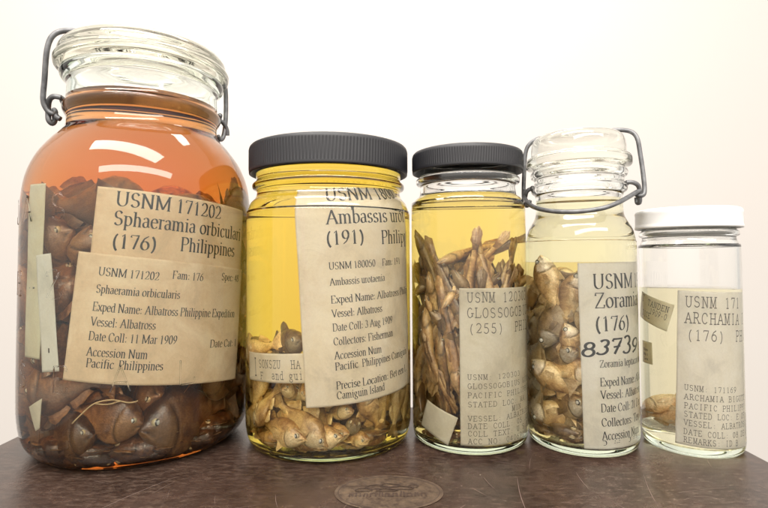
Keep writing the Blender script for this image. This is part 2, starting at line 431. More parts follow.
jar_body(J5, 'specimen_jar', [(0, 1.0), (17, .9), (22.5, .45), (24, 0), (25.2, .3), (26.4, 2.3), (26.9, 6), (26.9, 14), (26.9, 60), (26.9, 113), (26.5, 116.5), (25.4, 119.3), (24.8, 121), (24.8, 122.5), (26.3, 123.5), (26.4, 125.5), (25, 126.5), (24.6, 128), (24.6, 135)],
         2.2, 3.0, 92.5, M_glass2, 'smallest jar with a smooth white lid and nearly clear fluid', 'jar', GR)

# fluids
fluid(J1, 208, (2.3, 14.8, 32), 'amber_alcohol', 'orange amber fluid filling the largest jar up to its neck')
fluid(J2, 163.5, (1.0, 5.0, 31), 'yellow_alcohol', 'clear yellow fluid filling the wide black lidded jar')
fluid(J3, 148.3, (1.2, 5.2, 27), 'pale_yellow_alcohol', 'yellow fluid around the slender gobies, up to the jar shoulder')
fluid(J4, 108, (1.8, 5.0, 22), 'straw_alcohol', 'straw yellow lower layer of fluid around the silvery fish')
fluid(J4, 146, (1.2, 2.0, 9.5), 'clear_alcohol', 'pale cream upper layer of fluid in the jar with the wire bail', z0=108)
fluid(J5, 92.5, (1.0, 2.0, 8.5), 'colourless_alcohol', 'nearly colourless fluid half filling the white lidded jar')

# black ribbed lids
def lid_mat(name, c, rough):
    m, N, L, p, o = pbr(name, c, rough)
    f = noise(N, L, 260, 3, .6, mapping(N, L))
    b = node(N, 'ShaderNodeBump', Strength=.12, Distance=.0003); L.new(f, b.inputs['Height']); L.new(b.outputs[0], p.inputs['Normal'])
    r = node(N, 'ShaderNodeMapRange'); r.inputs[3].default_value = rough - .08; r.inputs[4].default_value = rough + .12
    L.new(noise(N, L, 40, 4, .6, mapping(N, L)), r.inputs[0]); L.new(r.outputs[0], p.inputs['Roughness'])
    return m
M_black = lid_mat('black_plastic', (.009, .0088, .0115), .48)
M_whitelid = lid_mat('white_enamel', (.66, .65, .635), .35)
def screw_lid(j, R, z0, z1, m, ribs=0):
    h = z1 - z0
    prof = [(R - 1.6, z0 + .3), (R - .9, z0), (R - .1, z0 + .2), (R, z0 + .9), (R, z0 + 1.6)]
    if ribs:
        nz = [z0 + 1.9, z0 + 2.4, z1 - 3.2, z1 - 2.6]
        prof += [(R, z) for z in nz]
    else: prof += [(R - .25, z0 + 2.2), (R - .3, z0 + 3), (R - .3, z1 - 3.4)]
    prof += [(R - .05, z1 - 2.2), (R - .4, z1 - 1.2), (R - 1.1, z1 - .45), (R - 2.2, z1 - .05), (R - 4, z1), (R - 5, z1 - .5), (0, z1 - .5)]
    prof += [(0, z1 - 2), (R - 1.8, z1 - 2)]
    seg = ribs * 4 if ribs else 128
    lo, hi = z0 + 2.3, z1 - 3.1
    def rm(k, r, z):
        return 1 + (.17 / R if k % 4 in (1, 2) else -.17 / R) if ribs and lo <= z <= hi and r > R - .5 else 1
    me = fix_normals(lathe('lid', prof, seg, closed=True, rmod=rm))
    o = link('lid', me, m, j.root); return o
screw_lid(J2, 49.8, 163, 180.5, M_black, 160)
screw_lid(J3, 34.6, 164, 177, M_black, 140)
screw_lid(J5, 28.6, 127.6, 139.4, M_whitelid)

# glass clamp lids
def glass_lid(j, prof):
    out = smooth_profile(prof, 4)
    return link('lid', fix_normals(lathe('glass_lid', out, 160, closed=False)), M_lidglass, j.root)
glass_lid(J1, [(0, 222), (30, 222), (40.2, 221), (40.6, 226, 1), (46.5, 226.6), (50, 227.2), (51, 229.5), (50.9, 231.5), (49.6, 232.8), (49.3, 234), (48.8, 237), (46.8, 240.2), (43, 242.4), (35, 243.4), (20, 243.2), (10, 242.4), (0, 242.2)])
glass_lid(J4, [(0, 163), (18, 163), (23, 162.4), (23.4, 165.4, 1), (27.5, 165.8), (30.4, 166.4), (31, 168.5), (30.6, 171.5), (28.8, 172.6), (28, 174), (27.6, 179), (26.4, 183.5), (23, 186.2), (16, 187), (8, 186.4), (0, 186.2)])

# wire bails
m, N, L, p, o = pbr('galvanised_wire', (.15, .15, .155), .45, metal=.6)
r = ramp(N, [(.3, (.075, .075, .078)), (.7, (.19, .19, .195))]); L.new(noise(N, L, 160, 5, .6, mapping(N, L)), r.inputs[0]); L.new(r.outputs[0], p.inputs['Base Color'])
M_wire = m
def wires(j, pts_list, r):
    parts = []
    for pts in pts_list:
        parts.append(tube([j.n * (n * MM) + j.t * (t * MM) + Vector((0, 0, z * MM)) for (t, n, z) in pts], r * MM))
    vs, fs = join_parts(parts)
    return link('wire_bail', fix_normals(mesh('wire_bail', vs, fs)), M_wire, j.root)
def ring_arc(r, z, a0, a1, n=14):
    return [(r * math.sin(R_(a0 + (a1 - a0) * i / n)), r * math.cos(R_(a0 + (a1 - a0) * i / n)), z) for i in range(n + 1)]
def coil(c, r, turns=1.2, ax=0, n=12):
    out = []
    for i in range(int(n * turns) + 1):
        a = 2 * math.pi * i / n
        out.append((c[0] + .8 * i / n, c[1] + r * math.cos(a), c[2] + r * math.sin(a)))
    return out
# largest jar: bail over the lid, neck wire round the back, lever ring hanging behind
wires(J1, [
    [(-2, 0, 245.4), (-20, 4, 246.6), (-34, 8, 247.2), (-43, 10, 246), (-49.5, 10, 242), (-52.5, 9.5, 233), (-54, 6, 216), (-54.8, 4, 205), (-53, 3, 199.5), (-50, 3, 197.4), (-49, 1, 199), (-50, -1, 201)],
    [(-2, 0, 245.4), (20, -4, 245.2), (36, -6, 244), (46, -7, 239), (50, -8, 232), (51, -9, 218), (50.5, -9, 203), (49, -8, 195), (46.5, -6, 193), (45, -4, 195)],
    [(-45.0, 9, 206), (-49, 8, 206.5), (-51.5, 5, 205), (-52.5, 2, 202), (-52.6, 1, 198), (-52.3, 1, 194), (-50.6, 0, 192.3), (-49.4, -1, 195), (-50, 0, 199.5), (-48, 3, 196), (-46, 4, 194.5)],
    ring_arc(45.6, 206.4, -82, -278, 20),
    [(46, -6, 206), (49, -7, 205), (51.5, -8.5, 201), (52, -9, 197)],
], 1.55)
# bail jar: bail over the lid, lever loop hanging in front
wires(J4, [
    [(0, -3, 188.6), (16, -3, 188.6), (25, -3, 188.4), (31, -3, 186.6), (34, -2.5, 182), (35.4, -2, 172), (36.6, -1, 160), (37, 0, 151), (36, 1.5, 147.6), (33.5, 2, 147.2), (31.5, 1, 149)],
    [(0, -3, 188.6), (-14, -3, 188.4), (-23, -3, 187.4), (-29, -3, 184), (-31.5, -2.5, 178), (-32.4, -2, 166), (-32.8, -1, 155), (-32.6, 0, 148), (-31.4, 1, 144.2), (-29.6, 1.4, 144.4), (-29, 0, 147)],
    [(-31.6, 0, 154.4), (-32.2, 1, 150), (-31.2, 4, 147.6), (-28, 13, 143.4), (-22, 22, 139.8), (-12, 29, 137.2), (0, 31, 136.6), (12, 29, 138), (20, 24, 141), (27, 14, 145.4), (32, 5, 149), (34.4, 1.5, 150.2)],
    [(26.6, 6, 155), (30, 5, 155), (33, 3, 153.6), (34.2, 1.4, 150.6), (34.3, 1.2, 146), (34.1, 0.6, 143.4), (33, -.6, 143.4), (32.8, -1.2, 146.4)],
    ring_arc(27.3, 154.8, 80, 280, 18),
    [(-26.8, 2, 154.8), (-29.6, 2, 153.8), (-31, 1.5, 152), (-32, 0, 148.4)],
], 1.35)

# raised lettering on the largest jar
def emboss(j, rows):
    for txt, z, angs, cap in rows:
        for c, a in zip(txt, angs):
            parts = []
            for st in G[c][1]:
                pts = [on(j, R_(a) * j.R + (px - G[c][0] / 2) * cap * .9, z + (py - .5) * cap, j.R + .02) - j.c for px, py in st]
                parts.append(tube(pts, 0.42 * MM, 7, 2))
            vs, fs = join_parts(parts)
            link('raised_letter', fix_normals(mesh('raised_letter', vs, fs)), M_relief, j.root)
emboss(J1, [('ATLAS', 138, (-126, -104, -82, -60, -38), 14), ('E-Z', 98, (-70, -54, -40), 13), ('SEAL', 50, (-62, -36, -9, 19), 13)])

# ----------------------------------------------------------------------- papers
LIMIT = {}                                                        # jar -> sectors taken by papers
LG = None
paper('paper_label', J1, -22, 148.5, 88, 60, 5, 60.1, M_tan, [
    ('USNM 171202', 19, 17, 14, 118), ('Sphaeramia orbicularis', 19, 36, 14), ('(176)', 20, 58.5, 14, 44), ('Philippines', 88, 56, 14, 78)],
    kx=.48, ky=.528, wave=.1, label='tan label with large print in the orange fluid of the largest jar')
paper('paper_label', J1, -31, 115, 96, 66, 6.5, 61.0, M_tan, [
    ('USNM 171202', 23, 21, 8, 60), ('Fam: 176', 96, 18, 8, 36), ('Spec: 48', 158, 15, 8, 34),
    ('Sphaeramia orbicularis', 23, 38, 8, 84), ('Exped Name: Albatross Philippine Expedition', 22, 55.5, 8.4, 166),
    ('Vessel: Albatross', 22, 70, 8.4, 64), ('Date Coll: 11 Mar 1909', 22, 84, 8.4, 88), ('Accession Num', 22, 99, 8.4, 60), ('Date Cat: 1', 150, 88, 8, 46),
    ('Pacific', 23, 110, 8.4, 28), ('Philippines', 55, 110, 8.4, 44)],
    kx=.48, ky=.528, wave=.1, label='tan label with small print below the large print in the largest jar')
paper('paper_strip', J1, -66, 151, 14, 92, 1, 60.7, M_yellow, label='tall yellowed paper strip at the left edge of the largest jar', cat='paper strip')
paper('specimen_tag', J1, -58, 113, 11, 61, -6, 61.0, M_white, [('X', 13, 92, 5, 4, 'pen')], hole=(5.5, 50, 1.0), label='white paper tag with a dark hole inside the largest jar', cat='tag')
paper('paper_scrap', J1, -62, 33, 12, 13, -28, 59.6, M_grey, shape=lambda a, b: (a * (1 - .7 * b / 13), b), label='pale paper scrap behind glass low in the largest jar', cat='paper scrap')

paper('paper_label', J2, -19.6, 148.2, 74, 118, -3.5, 47.6, M_cream, [
    ('USNM 180050', 31, 14, 14, 118), ('Ambassis urotaenia', 31, 37, 14), ('(191)', 30, 58, 14, 40), ('Philippines', 90, 60, 14, 78),
    ('USNM 180050', 31, 83, 7.2, 50), ('Fam: 191', 90, 83, 7.2, 30), ('Ambassis urotaenia', 31, 99, 7.2, 62),
    ('Exped Name: Albatross Philippine', 31, 117, 7.6, 122), ('Vessel: Albatross', 31, 131, 7.6, 56), ('Date Coll: 3 Aug 1909', 31, 145, 7.6, 70),
    ('Collectors: Fisherman', 31, 159, 7.6, 70), ('Accession Num', 31, 173, 7.6, 52), ('Pacific', 31, 184, 7.6, 24), ('Philippines Camiguin', 59, 184, 7.6, 70),
    ('Precise Location: Between L', 31, 203, 7.6, 96), ('Camiguin Island', 31, 213, 7.6, 54)],
    kx=.535, ky=.538, label='cream label with large and small print in the yellow jar', lean=(131, .018))
paper('specimen_tag', J2, -57, 56.5, 44, 16, -4, 47.0, M_cream, [
    ('I', 12, 24, 18, 8, 'type'), ('SONSZU  HACTZ', 22, 15, 8, 72, 'type'), ('F', 24, 27, 7, 6, 'type'), ('and guid.', 42, 26, 8, 48, 'type')],
    kx=.535, ky=.538, ink=M_ink2, label='small typed slip over the fish in the yellow jar', cat='tag')
paper('paper_label', J3, -5, 93.6, 52, 88, 0, 32.3, M_grey, [
    ('USNM 120303', 7, 14, 9.6, 82, 'type'), ('GLOSSOGOBIUS', 7, 29.5, 9.6, 92, 'type'), ('(255)  PHILIP', 8, 45, 9.6, 98, 'type'),
    ('USNM: 120303', 7, 91, 5, 62, 'type'), ('GLOSSOGOBIUS GIURIS', 7, 100, 5, 98, 'type'), ('PACIFIC PHILIPPINES', 7, 109, 5, 98, 'type'), ('STATED LOC: MA', 7, 118, 5, 72, 'type'),
    ('MIN', 55, 125, 5, 16, 'type'), ('VESSEL: ALBATROSS', 7, 132, 5, 86, 'type'), ('DATE COLL: 05 JUN', 7, 139.5, 5, 86, 'type'), ('COLL TEXT: U.S.B.F.', 7, 147, 5, 96, 'type'), ('ACC NO: 040691', 7, 154.4, 5, 70, 'type')],
    kx=.556, ky=.563, ink=M_ink2, label='buff typewritten label in the jar of slender gobies')
paper('paper_scrap', J3, -26, 27.5, 21, 17, 20, 31.6, M_grey, label='blank paper corner low beside the typewritten goby label', cat='paper scrap')
paper('paper_label', J4, -1, 107.6, 56, 103, -1, 29.0, M_white, [
    ('USNM 191', 14, 26, 14.5, 82), ('Zoramia', 15, 45, 14.5, 64), ('(176)', 15, 68, 14.5, 42),
    ('83739', .5, 92, 16, 74, 'pen'), ('Zoramia leptacantha', 18, 104, 7, 66), ('Exped Name: Albatross', 18, 122.5, 8, 80), ('Vessel: Albatross', 18, 135, 8, 62),
    ('Date Coll: 21 Dec', 18, 148, 8, 62), ('Collectors: Ter', 18, 162, 8, 54), ('Accession Num', 18, 175, 8, 54), ('Pacific   Philip', 18, 184, 8, 52)],
    kx=.523, ky=.559, label='white label with a handwritten number in the clamp lidded narrow jar')
paper('paper_label', J5, -5.2, 92, 42, 86, 2, 24.3, M_white, [
    ('USNM 171', 7, 16, 10.5, 66, 'type'), ('ARCHAMIA B', 7, 32, 10.5, 82, 'type'), ('(176)  PHIL', 9, 49, 10.5, 88, 'type'),
    ('USNM: 171169', 8, 99, 5.4, 58, 'type'), ('ARCHAMIA BIGUTTATA', 8, 108, 5.4, 92, 'type'), ('PACIFIC PHILIPPINES', 8, 117, 5.4, 92, 'type'), ('STATED LOC: E OF', 8, 125.5, 5.4, 76, 'type'),
    ('VESSEL: ALBATROSS', 8, 134, 5.4, 80, 'type'), ('DATE COLL: 08 DEC', 8, 143, 5.4, 80, 'type'), ('REMARKS: ID BY', 8, 151, 5.4, 66, 'type')],
    kx=.482, ky=.559, ink=M_ink2, label='white typewritten label in the smallest jar')
paper('specimen_tag', J5, -30, 90, 24, 16, 16, 23.6, M_yellow, [
    ('T', 4, 9, 7, 5, 'type'), ('TANDEN', 16, 10, 6, 30, 'type'), ('1909-0', 22, 18, 6, 24, 'type'), ('DICE', 8, 24, 6, 16, 'type')],
    kx=.482, ky=.559, label='old ivory slip with faded writing in the smallest jar', cat='tag')
paper('specimen_tag', J5, -31, 60, 10, 13, 0, 23.0, M_yellow, [
    ('Num', 4, 10, 3, 10), ('Mn 1', 4, 15, 3, 10), ('Sex', 4, 20, 3, 10)], kx=.482, ky=.559, label='tiny printed slip above the fish in the smallest jar', cat='tag')

# ------------------------------------------------------------------------- fish
def fish_mat(name, dark, mid, light, gill, sheen=.15):
    m, N, L = mat(name); o = N.new('ShaderNodeOutputMaterial')
    p = node(N, 'ShaderNodeBsdfPrincipled', Roughness=.29)
    p.inputs['Coat Weight'].default_value = .15; p.inputs['Coat Roughness'].default_value = .12; p.inputs['Coat IOR'].default_value = 1.7
    at = N.new('ShaderNodeAttribute'); at.attribute_name = 'tone'      # x: back to belly, y: head, z: shade painted in gill crease and mouth, faint at fin roots
    sp = N.new('ShaderNodeSeparateColor'); L.new(at.outputs['Color'], sp.inputs[0])
    oi = N.new('ShaderNodeObjectInfo')
    v = mapping(N, L)
    va = N.new('ShaderNodeVectorMath'); va.operation = 'ADD'; L.new(v, va.inputs[0])
    cx = node(N, 'ShaderNodeCombineXYZ'); 
    rk = node(N, 'ShaderNodeMath', _operation='MULTIPLY'); rk.inputs[1].default_value = 37.0; L.new(oi.outputs['Random'], rk.inputs[0])
    L.new(rk.outputs[0], cx.inputs[0]); L.new(rk.outputs[0], cx.inputs[1]); L.new(cx.outputs[0], va.inputs[1])
    n1 = noise(N, L, 5.5, 9, .72, va.outputs[0], .6)
    s = N.new('ShaderNodeMath'); s.operation = 'ADD'; L.new(sp.outputs[0], s.inputs[0])
    k = node(N, 'ShaderNodeMapRange'); k.inputs[3].default_value = -.55; k.inputs[4].default_value = .55; L.new(n1, k.inputs[0]); k.inputs[1].default_value = .25; k.inputs[2].default_value = .75
    L.new(k.outputs[0], s.inputs[1])
    r = ramp(N, [(.0, dark), (.5, mid), (.95, light)]); L.new(s.outputs[0], r.inputs[0])
    g1 = N.new('ShaderNodeMath'); g1.operation = 'MULTIPLY'; L.new(sp.outputs[1], g1.inputs[0]); L.new(noise(N, L, 16, 4, .6, va.outputs[0]), g1.inputs[1])
    c = mixc(N, L, g1.outputs[0], r.outputs[0], gill)
    c = mixc(N, L, sp.outputs[2], c, tuple(x * .25 for x in dark))
    hv = node(N, 'ShaderNodeHueSaturation', Saturation=1.08); L.new(c, hv.inputs['Color'])
    vr = node(N, 'ShaderNodeMapRange'); vr.inputs[3].default_value = .42; vr.inputs[4].default_value = 1.25; L.new(oi.outputs['Random'], vr.inputs[0]); L.new(vr.outputs[0], hv.inputs['Value'])
    vo = node(N, 'ShaderNodeTexVoronoi', Scale=46); L.new(mapping(N, L, (1, 1, 1.3)), vo.inputs['Vector'])
    sr = ramp(N, [(.25, (1, 1, 1)), (.8, (.72, .70, .67))]); L.new(vo.outputs['Distance'], sr.inputs[0])     # scale edges
    L.new(mixc(N, L, .8, hv.outputs[0], sr.outputs[0], 'MULTIPLY'), p.inputs['Base Color'])
    me_ = node(N, 'ShaderNodeMath', _operation='MULTIPLY'); me_.inputs[1].default_value = sheen; L.new(g1.outputs[0], me_.inputs[0]); L.new(me_.outputs[0], p.inputs['Metallic'])
    bm_ = node(N, 'ShaderNodeBump', Strength=.22, Distance=.0005); L.new(vo.outputs['Distance'], bm_.inputs['Height'])
    b2 = node(N, 'ShaderNodeBump', Strength=.32, Distance=.0016); L.new(n1, b2.inputs['Height']); L.new(bm_.outputs[0], b2.inputs['Normal'])
    L.new(b2.outputs[0], p.inputs['Normal'])
    L.new(p.outputs[0], o.inputs['Surface'])
    return m
M_f1 = fish_mat('fish_dark_brown', (.06, .024, .013), (.19, .088, .042), (.36, .19, .088), (.30, .17, .085))
M_f2 = fish_mat('fish_tan', (.24, .12, .05), (.58, .37, .175), (.80, .60, .34), (.80, .67, .45))
M_f3 = fish_mat('fish_slender_brown', (.085, .042, .022), (.33, .18, .085), (.66, .46, .25), (.54, .38, .22))
M_f4 = fish_mat('fish_silvery', (.20, .10, .045), (.54, .35, .175), (.80, .62, .39), (.95, .87, .75), .2)
M_f5 = fish_mat('fish_orange', (.42, .21, .10), (.76, .48, .25), (.90, .72, .48), (.82, .66, .46))
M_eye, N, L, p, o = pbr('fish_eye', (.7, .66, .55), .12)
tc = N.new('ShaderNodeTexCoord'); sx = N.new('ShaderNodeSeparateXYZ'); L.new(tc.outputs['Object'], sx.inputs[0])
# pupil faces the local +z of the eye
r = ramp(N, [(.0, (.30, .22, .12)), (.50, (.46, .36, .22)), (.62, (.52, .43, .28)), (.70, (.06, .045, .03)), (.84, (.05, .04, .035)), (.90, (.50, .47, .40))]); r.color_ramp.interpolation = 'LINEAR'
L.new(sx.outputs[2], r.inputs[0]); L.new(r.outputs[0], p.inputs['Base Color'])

def fish_mesh(name, Ht, Th, bend=0.0, seed=0, fins=True, elong=False):
    """unit-length fish along +x (snout at x=-.5), back towards +z; one continuous skin with thin fins"""
    r = random.Random(seed)
    nr, ns = 44, 24
    vs, fs, tone = [], [], []
    bl = .80                                                      # snout to tail base
    if elong:
        KU = ((0, .10), (.03, .34), (.09, .66), (.17, .90), (.28, 1), (.5, .86), (.75, .62), (.92, .46), (1, .44))
        KD = ((0, .08), (.03, .26), (.09, .56), (.17, .86), (.28, 1), (.5, .84), (.75, .56), (.92, .44), (1, .42))
        KT = ((0, .16), (.03, .48), (.10, .88), (.18, 1.05), (.24, .94), (.45, .74), (.75, .44), (1, .18))
    else:
        KU = ((0, .05), (.025, .17), (.10, .46), (.20, .76), (.32, .96), (.42, 1), (.55, .90), (.70, .60), (.84, .32), (.93, .25), (1, .27))
        KD = ((0, .05), (.03, .20), (.10, .46), (.20, .74), (.32, .95), (.44, 1), (.56, .88), (.70, .56), (.84, .30), (.93, .24), (1, .26))
        KT = ((0, .14), (.04, .40), (.12, .74), (.22, .98), (.34, 1), (.48, .90), (.65, .56), (.82, .27), (1, .10))
    def lin(K, k):
        for (a, x), (b, y) in zip(K, K[1:]):
            if k <= b:
                u = (k - a) / (b - a); u = u * u * (3 - 2 * u) * .35 + u * .65
                return x + (y - x) * u
        return K[-1][1]
    def prof(t):                                                  # half height, up and down, half thickness
        k = t / bl
        return Ht * .5 * lin(KU, k), Ht * .5 * lin(KD, k), Th * .5 * lin(KT, k)
    def cen(t):
        return bend * .5 * (t - .4) ** 2
    from mathutils import noise as mn
    ge = .25 if elong else .31
    for i in range(nr + 1):
        t = bl * (i / nr) ** 1.2
        up, dn, th = prof(t); kk = t / bl
        for k in range(ns):
            a = 2 * math.pi * k / ns
            ca, sa = math.cos(a), math.sin(a)
            y = th * math.copysign(abs(ca) ** .82, ca); z = (up if sa > 0 else dn) * sa
            dark = 0.0  # shade of the gill crease and mouth slit, painted into the tone
            # gill cover: a raised plate with a crease behind its curved rear edge
            e = ge - .09 * (sa + .15) ** 2
            if .12 < kk < e: y *= 1.07
            q = (kk - e - .012) / .014
            if abs(q) < 2 and sa < .62: y *= 1 - .10 * math.exp(-q * q); dark = max(dark, .8 * math.exp(-q * q))
            # mouth: a slit running back and down from the snout
            ms = -.12 - kk * 3.2
            if kk < .10 and abs(sa - ms) < .22: y *= .80; dark = max(dark, .9 * (1 - abs(sa - ms) / .22))
            # eye socket rim
            n_ = mn.noise(Vector((t * 9 + seed * 7.3, y * 16, z * 9))) * .5 + mn.noise(Vector((t * 26 + seed * 3.1, y * 40, z * 26))) * .28
            f = 1 + (.045 if not elong else .08) * n_ * min(1, kk * 6)
            if not elong and .40 < kk < .62 and sa < -.1: f -= .03 * r.random()         # shrunken belly
            vs.append((t - .5, y * f + cen(t), z * (1 + .5 * (f - 1))))
            tone.append((.60 - .46 * sa * (1 if sa > 0 else .6) + .22 * n_, 1.0 if .05 < kk < e and sa < .45 else 0.0, dark))
        if i:
            b = i * ns
            for k in range(ns):
                k2 = (k + 1) % ns; fs.append((b - ns + k, b + k, b + k2, b - ns + k2))
    fs.append(tuple(range(ns - 1, -1, -1))[::-1]); fs.append(tuple(range(nr * ns, nr * ns + ns))[::-1])
    def fin(pts_base, pts_edge, n=7, side=0.0, out=None):
        """thin slab between a root curve and a ragged edge"""
        b0 = len(vs); m_ = len(pts_base)
        for sgn in (1, -1):
            for (bx, by, bz), (ex, ey, ez) in zip(pts_base, pts_edge):
                vs.append((bx, by + sgn * .006, bz)); vs.append((ex, ey + sgn * .0015, ez))
                tone.append((.45, 0, .2)); tone.append((.75 + r.uniform(-.2, .15), 0, 0))
        for i in range(m_ - 1):
            a = b0 + 2 * i; c = b0 + 2 * m_ + 2 * i
            fs.append((a, a + 1, a + 3, a + 2)); fs.append((c, c + 2, c + 3, c + 1)); fs.append((a + 1, c + 1, c + 3, a + 3))
    if fins:
        # tail
        up, dn, th = prof(bl)
        y0 = cen(bl); y1 = cen(1.0)
        nb = 9
        base, edge = [], []
        for i in range(nb):
            q = -1 + 2 * i / (nb - 1)
            base.append((bl - .52, y0, q * up * .95))
            fork = (.70 + .30 * abs(q) ** 1.3) if not elong else (1.05 - .30 * q * q)
            edge.append((bl - .5 + .2 * fork * r.uniform(.86, 1.0), y1, q * Ht * (.46 if not elong else .44) * r.uniform(.9, 1.05)))
        fin(base, edge)
        for (t0, t1, s, hh) in ((.30, .50, 1, .30), (.53, .70, 1, .26), (.50, .70, -1, .24)):
            nb = 7; base, edge = [], []
            for i in range(nb):
                t = t0 + (t1 - t0) * i / (nb - 1); u, d, _ = prof(t)
                zz = (u if s > 0 else -d)
                base.append((t - .5, cen(t), zz * .93))
                e = math.sin(math.pi * (.18 + .72 * i / (nb - 1)) ** .8)
                edge.append((t - .5 + .05, cen(t + .05) + r.uniform(-.008, .008), zz + s * Ht * hh * (.55 if Ht > .5 else 1) * e * r.uniform(.75, 1.05) * (1 if not elong else 1.5)))
            fin(base, edge)
        for s in (1, -1):                                         # pectoral fins lie back along the flank
            t = .29; u, d, th = prof(t); nb = 5; base, edge = [], []
            for i in range(nb):
                q = -1 + 2 * i / (nb - 1)
                base.append((t - .5, cen(t) + s * th * .93, -.12 * Ht + q * Ht * .07))
                edge.append((t - .5 + .14, cen(t + .14) + s * (th * 1.08 + .012), -.2 * Ht + q * Ht * .12 * r.uniform(.8, 1.1)))
            fin(base, edge)
    me = mesh(name, vs, fs)
    at = me.color_attributes.new('tone', 'FLOAT_COLOR', 'POINT')
    for i, c in enumerate(tone): at.data[i].color = (*c, 1)
    me['eye'] = (prof(.115)[2], Ht)
    return me, prof, cen
def eye_mesh():
    b = bmesh.new(); bmesh.ops.create_uvsphere(b, u_segments=20, v_segments=12, radius=1)
    me = bpy.data.meshes.new('eye'); b.to_mesh(me); b.free()
    me.polygons.foreach_set('use_smooth', [True] * len(me.polygons)); me.materials.append(M_eye); return me
EYE = eye_mesh()
class Kind: pass
def make_kind(name, Ht, Th, m, n=3, elong=False, eye=.17, bend=.35):
    K = Kind(); K.mat = m; K.shapes = []; K.name = name; K.elong = elong
    for i in range(n):
        me, prof, cen = fish_mesh(name, Ht, Th, bend * (i - (n - 1) / 2) * 2 / max(n - 1, 1), seed=i + 3, elong=elong)
        me.materials.append(m)
        t = .10 if not elong else .06
        u, d, th = prof(t)
        K.shapes.append((me, [(t - .5, cen(t) + s * th * (.62 if not elong else .42), u * (.30 if not elong else .62), s) for s in (1, -1)], Ht * eye / 2))
    K.Ht, K.Th = Ht, Th
    return K
K1 = make_kind('round_cardinalfish', .56, .27, M_f1, eye=.15)
K2 = make_kind('glassfish', .38, .24, M_f2, eye=.22)
K3 = make_kind('goby', .115, .10, M_f3, elong=True, eye=.30, bend=.6)
K4 = make_kind('cardinalfish', .40, .22, M_f4, eye=.26)
K5 = make_kind('small_fish', .25, .15, M_f5, n=1)
FISH = []
def place_fish(K, i, L, loc, ax, up, label, group, eyes=True):
    """ax: direction from snout to tail, up: direction of the back"""
    me, eyes_, er = K.shapes[i % len(K.shapes)]
    x = ax.normalized(); z = (up - x * up.dot(x)).normalized(); y = z.cross(x)
    M = Matrix((x, y, z)).transposed().to_4x4()
    M = Matrix.Translation(loc) @ M @ Matrix.Scale(L * MM, 4)
    o = bpy.data.objects.new('fish', me); COL.objects.link(o); o.matrix_world = M
    tag(o, label, 'fish', group)
    if eyes:
        for (ex, ey, ez, s) in eyes_:
            e = bpy.data.objects.new('eye', EYE); COL.objects.link(e); e.parent = o
            e.location = (ex, ey, ez); e.scale = (er, er, er); e.rotation_euler = (-R_(90) * s, 0, 0); KIDS.setdefault(o.name, []).append(e)
    keep_inside(o, me); FISH.append(o); return o
def keep_inside(o, me):
    j = min((J1, J2, J3, J4, J5), key=lambda q: (Vector(o.matrix_world.translation) - q.c).to_2d().length)
    n = len(me.vertices); co = np.empty(n * 3); me.vertices.foreach_get('co', co); co = co.reshape(-1, 3)
    M = np.array(o.matrix_world)
    W = (co @ M[:3, :3].T + M[:3, 3] - np.array(j.c)) * 1000
    sh = np.zeros(3)
    for _ in range(16):
        P = W + sh
        h = np.hypot(P[:, 0], P[:, 1])
        lim = np.full(n, r_inside(j, 60) - .7)
        fa = P[:, 0] * j.n.x + P[:, 1] * j.n.y; ta = P[:, 0] * j.t.x + P[:, 1] * j.t.y
        sv = np.arctan2(ta, fa) * r_inside(j, 60)
        for (s0, s1, z0, z1, rl) in LIMIT.get(j, ()):
            lim[(sv > s0 - 2) & (sv < s1 + 2) & (P[:, 2] > z0 - 2) & (P[:, 2] < z1 + 2)] = rl - 1.2
        low = np.clip((16 - P[:, 2]) / 12, 0, 1); lim = lim - 3.2 * low ** 2
        ex = h - lim; k = int(np.argmax(ex))
        if ex[k] > 0: sh[:2] -= P[k, :2] / max(h[k], 1e-6) * min(ex[k] + .1, 8)
        zl = P[:, 2].min()
        if zl < 4.5: sh[2] += 4.5 - zl
    left = ex.max()
    for _ in range(4):                                            # still through a paper: draw it back from the front of the jar
        if left < .3: break
        sh = sh - np.array(j.n) * 3
        P = W + sh; fa = P[:, 0] * j.n.x + P[:, 1] * j.n.y; ta = P[:, 0] * j.t.x + P[:, 1] * j.t.y
        sv = np.arctan2(ta, fa) * r_inside(j, 60); lim = np.full(n, r_inside(j, 60) - .7)
        for (s0, s1, z0, z1, rl) in LIMIT.get(j, ()):
            lim[(sv > s0 - 2) & (sv < s1 + 2) & (P[:, 2] > z0 - 2) & (P[:, 2] < z1 + 2)] = rl - 1.2
        left = (np.hypot(P[:, 0], P[:, 1]) - lim).max()
    o.location = Vector(o.location) + Vector(sh) * MM
    o['gap'] = float(left)
def frame_at(j, s, z, r):
    p = s / r
    n = j.n * math.cos(p) + j.t * math.sin(p); t = j.t * math.cos(p) - j.n * math.sin(p)
    return n, t
def fish_on_glass(j, K, i, L, s, z, ang, rgap, label, group, flip=1, yaw=0, bow=0):
    """fish lying with a flank to the glass; ang: direction of the SNOUT (deg, 0 = right, 90 = up); flip -1 turns the back to the other side;
    yaw swings the tail into the jar"""
    rr = r_inside(j, max(z, 12)) - rgap
    n, t = frame_at(j, s, z, rr)
    sn = t * math.cos(R_(ang)) + Vector((0, 0, 1)) * math.sin(R_(ang))
    ax = -sn
    ax = ax * math.cos(R_(yaw)) - n * math.sin(R_(yaw))
    up = n.cross(sn) * flip
    return place_fish(K, i, L, on(j, s, z, rr), ax, up, label, group)

